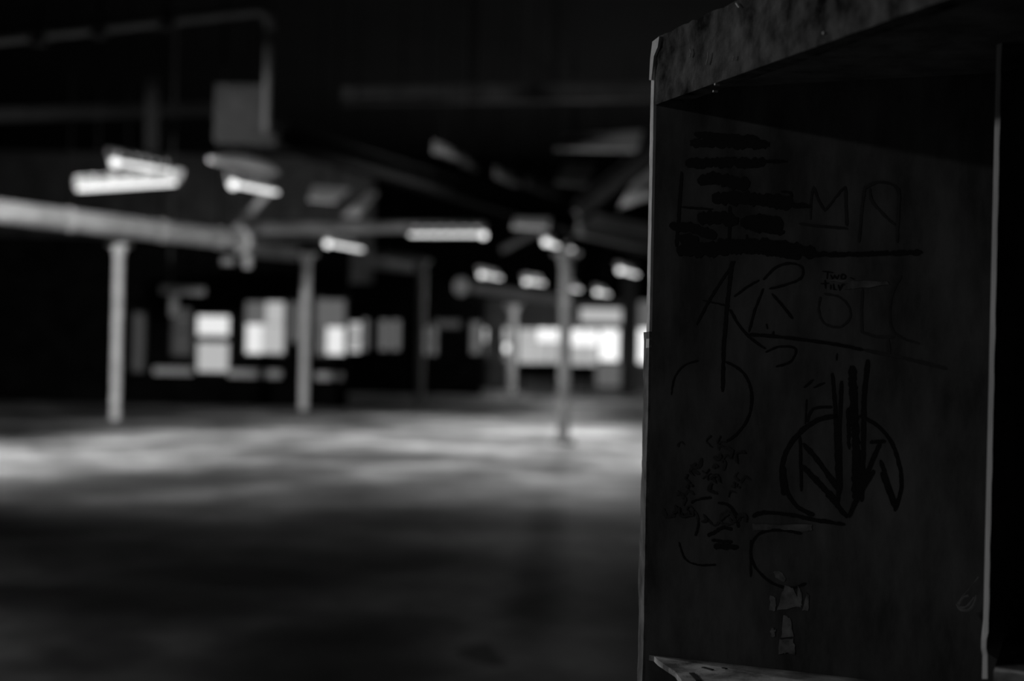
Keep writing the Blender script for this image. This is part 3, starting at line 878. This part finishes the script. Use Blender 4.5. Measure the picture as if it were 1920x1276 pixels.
ink('arrow_strokes', [
    (z6([(970, 635), (985, 800), (990, 1000), (1000, 1260)]), 7, 1), (z6([(1015, 672), (1005, 900), (1010, 1200)]), 7, 1),
    (z6([(1065, 600), (1072, 800), (1085, 1000), (1085, 1250)]), 15, 3), (z6([(1045, 800), (1050, 1000)]), 6, 2), (z6([(1140, 570), (1122, 750), (1118, 1000), (1110, 1250)]), 9, 1),
    (z6([(830, 970), (900, 1050), (1010, 1210)]), 9, 2), (z6([(820, 1075), (920, 1170), (1000, 1260)]), 9, 2), (z7([(850, 70), (960, 190), (1060, 310)]), 9, 2), (z7([(895, 15), (1010, 150)]), 7, 1),
    (z6([(815, 935), (822, 1200)]), 5, 1), (z6([(1200, 965), (1150, 1080), (1105, 1190)]), 8, 1), (z6([(1200, 1050), (1270, 1260)]), 7, 1), (z7([(1225, 90), (1290, 265)]), 7, 1),
    (z7([(1190, 80), (1110, 210), (1065, 310)]), 8, 1), (z6([(1150, 965), (1225, 960)]), 7, 2)])
ink('circle_arc', [(z6(curve([(200, 740), (215, 660), (260, 600), (330, 575)])), 3, 1)])
ink('circle_arc', [(z6(curve([(460, 580), (540, 630), (582, 720), (572, 840), (510, 930), (465, 960)])), 5, 1)])
ink('pen_loop', [(z6(curve([(650, 535), (720, 508), (795, 520), (770, 580), (700, 605)])), 4, 1)])
for a, b in (((835, 705), (880, 665)), ((880, 705), (935, 680)), ((993, 540), (990, 575)), ((655, 400), (660, 425)), ((690, 435), (685, 455))):
    ink('pen_tick', [(z6([a, b]), 4.5, 1)])
ink('lower_oval', [(z7(curve([(600, 310), (640, 288), (750, 292), (880, 318), (1050, 345)])), 7, 2), (z7(curve([(840, 390), (740, 372), (640, 385), (592, 450), (605, 540), (680, 620), (780, 655), (860, 630)])), 5, 1), (z7([(590, 420), (590, 600)]), 4, 1)])
ink('scribbled_face', [(z7(curve([(430, 240), (480, 250), (520, 300), (530, 360)])), 6, 1), (z7(curve([(380, 400), (420, 380), (450, 360), (500, 370)])), 6, 2), (z7([(410, 450), (530, 455)]), 11, 3), (z7([(400, 420), (500, 430)]), 6, 2),
    (z7(curve([(300, 240), (340, 220), (400, 215)])), 4, 2), (z7(curve([(330, 300), (335, 350), (320, 400)])), 4, 1), (z7(curve([(240, 430), (270, 510), (330, 540), (420, 540)])), 3, 1)])
# grime scribbles on the lower left of the panel
st = []
rr = random.Random(3)
for k in range(46):
    cx, cy = rr.uniform(1262, 1390), rr.uniform(835, 985)
    a, l = rr.uniform(0, 6.28), rr.uniform(6, 22)
    st.append((curve([(cx, cy), (cx+l*math.cos(a), cy+l*math.sin(a)), (cx+l*1.4*math.cos(a+0.7), cy+l*1.4*math.sin(a+0.7))], 3), rr.uniform(2, 6), 2))
ink('smudged_scrawl', st, M_INKFAINT)

# torn paper remains and scraped patches
def patch(name, polys, m, par):
    bm = bmesh.new()
    for k, L in enumerate(polys):
        c = (sum(p[0] for p in L)/len(L), sum(p[1] for p in L)/len(L))
        pts = []
        n = len(L)
        for i in range(n):
            a, b = L[i], L[(i+1) % n]
            for q in range(5):
                x, y = a[0]+(b[0]-a[0])*q/5, a[1]+(b[1]-a[1])*q/5
                pts.append(onp(x + 3*noise.noise(Vector((x*0.3, y*0.3, 0))), y + 3*noise.noise(Vector((x*0.3, y*0.3, 5))), 0.0009+0.00005*k))
        add_prism(bm, pts, -N*0.0008)
    return sub(name, bm, m, par)
o = patch('torn_paper', [z7([(700, 575), (730, 565), (762, 610), (750, 622), (712, 605)]), z7([(685, 690), (712, 700), (712, 765), (682, 765)]), z7([(755, 640), (800, 655), (835, 745), (720, 760), (735, 700)]),
    z7([(820, 640), (840, 690), (838, 740), (812, 720)]), z7([(862, 680), (876, 690), (870, 762), (842, 765)]), z7([(750, 785), (780, 800), (800, 890), (740, 895)]),
    z7([(688, 850), (712, 855), (705, 890), (688, 885)]), z7([(730, 905), (800, 900), (805, 978), (765, 970), (725, 975)])], M_PAPER, panel)
o['label'] = 'pale torn paper remains'
M_SCRAPE = mat('scraped_board', 0.20, 0.8, 0.6, 40.0, 0.2, 0.3)
o = patch('scraped_patch', [z7([(598, 340), (700, 345), (890, 345), (885, 375), (840, 380), (700, 365), (600, 375)]), z6([(940, 188), (1060, 190), (1230, 200), (1250, 212), (1080, 232), (1030, 236), (1045, 208)])], M_SCRAPE, panel)
# cobweb wisp by the divider
bm = bmesh.new()
for L, w in ((curve([(1698, 600), (1660, 650), (1625, 690), (1595, 730)]), 0.0006), (curve([(1595, 730), (1610, 755), (1645, 762), (1675, 735), (1690, 690)]), 0.0016), (curve([(1600, 738), (1625, 700), (1650, 690)]), 0.0012), (curve([(1605, 748), (1640, 745), (1680, 700)]), 0.0014)):
    add_tube(bm, [onp(x, y, 0.02) for x, y in z7(L)], w, 6)
o = build('hanging_thread_loop', bm, M_PAPER, None)
o.parent = cab; o.matrix_parent_inverse = Matrix.Translation(-cab.location)
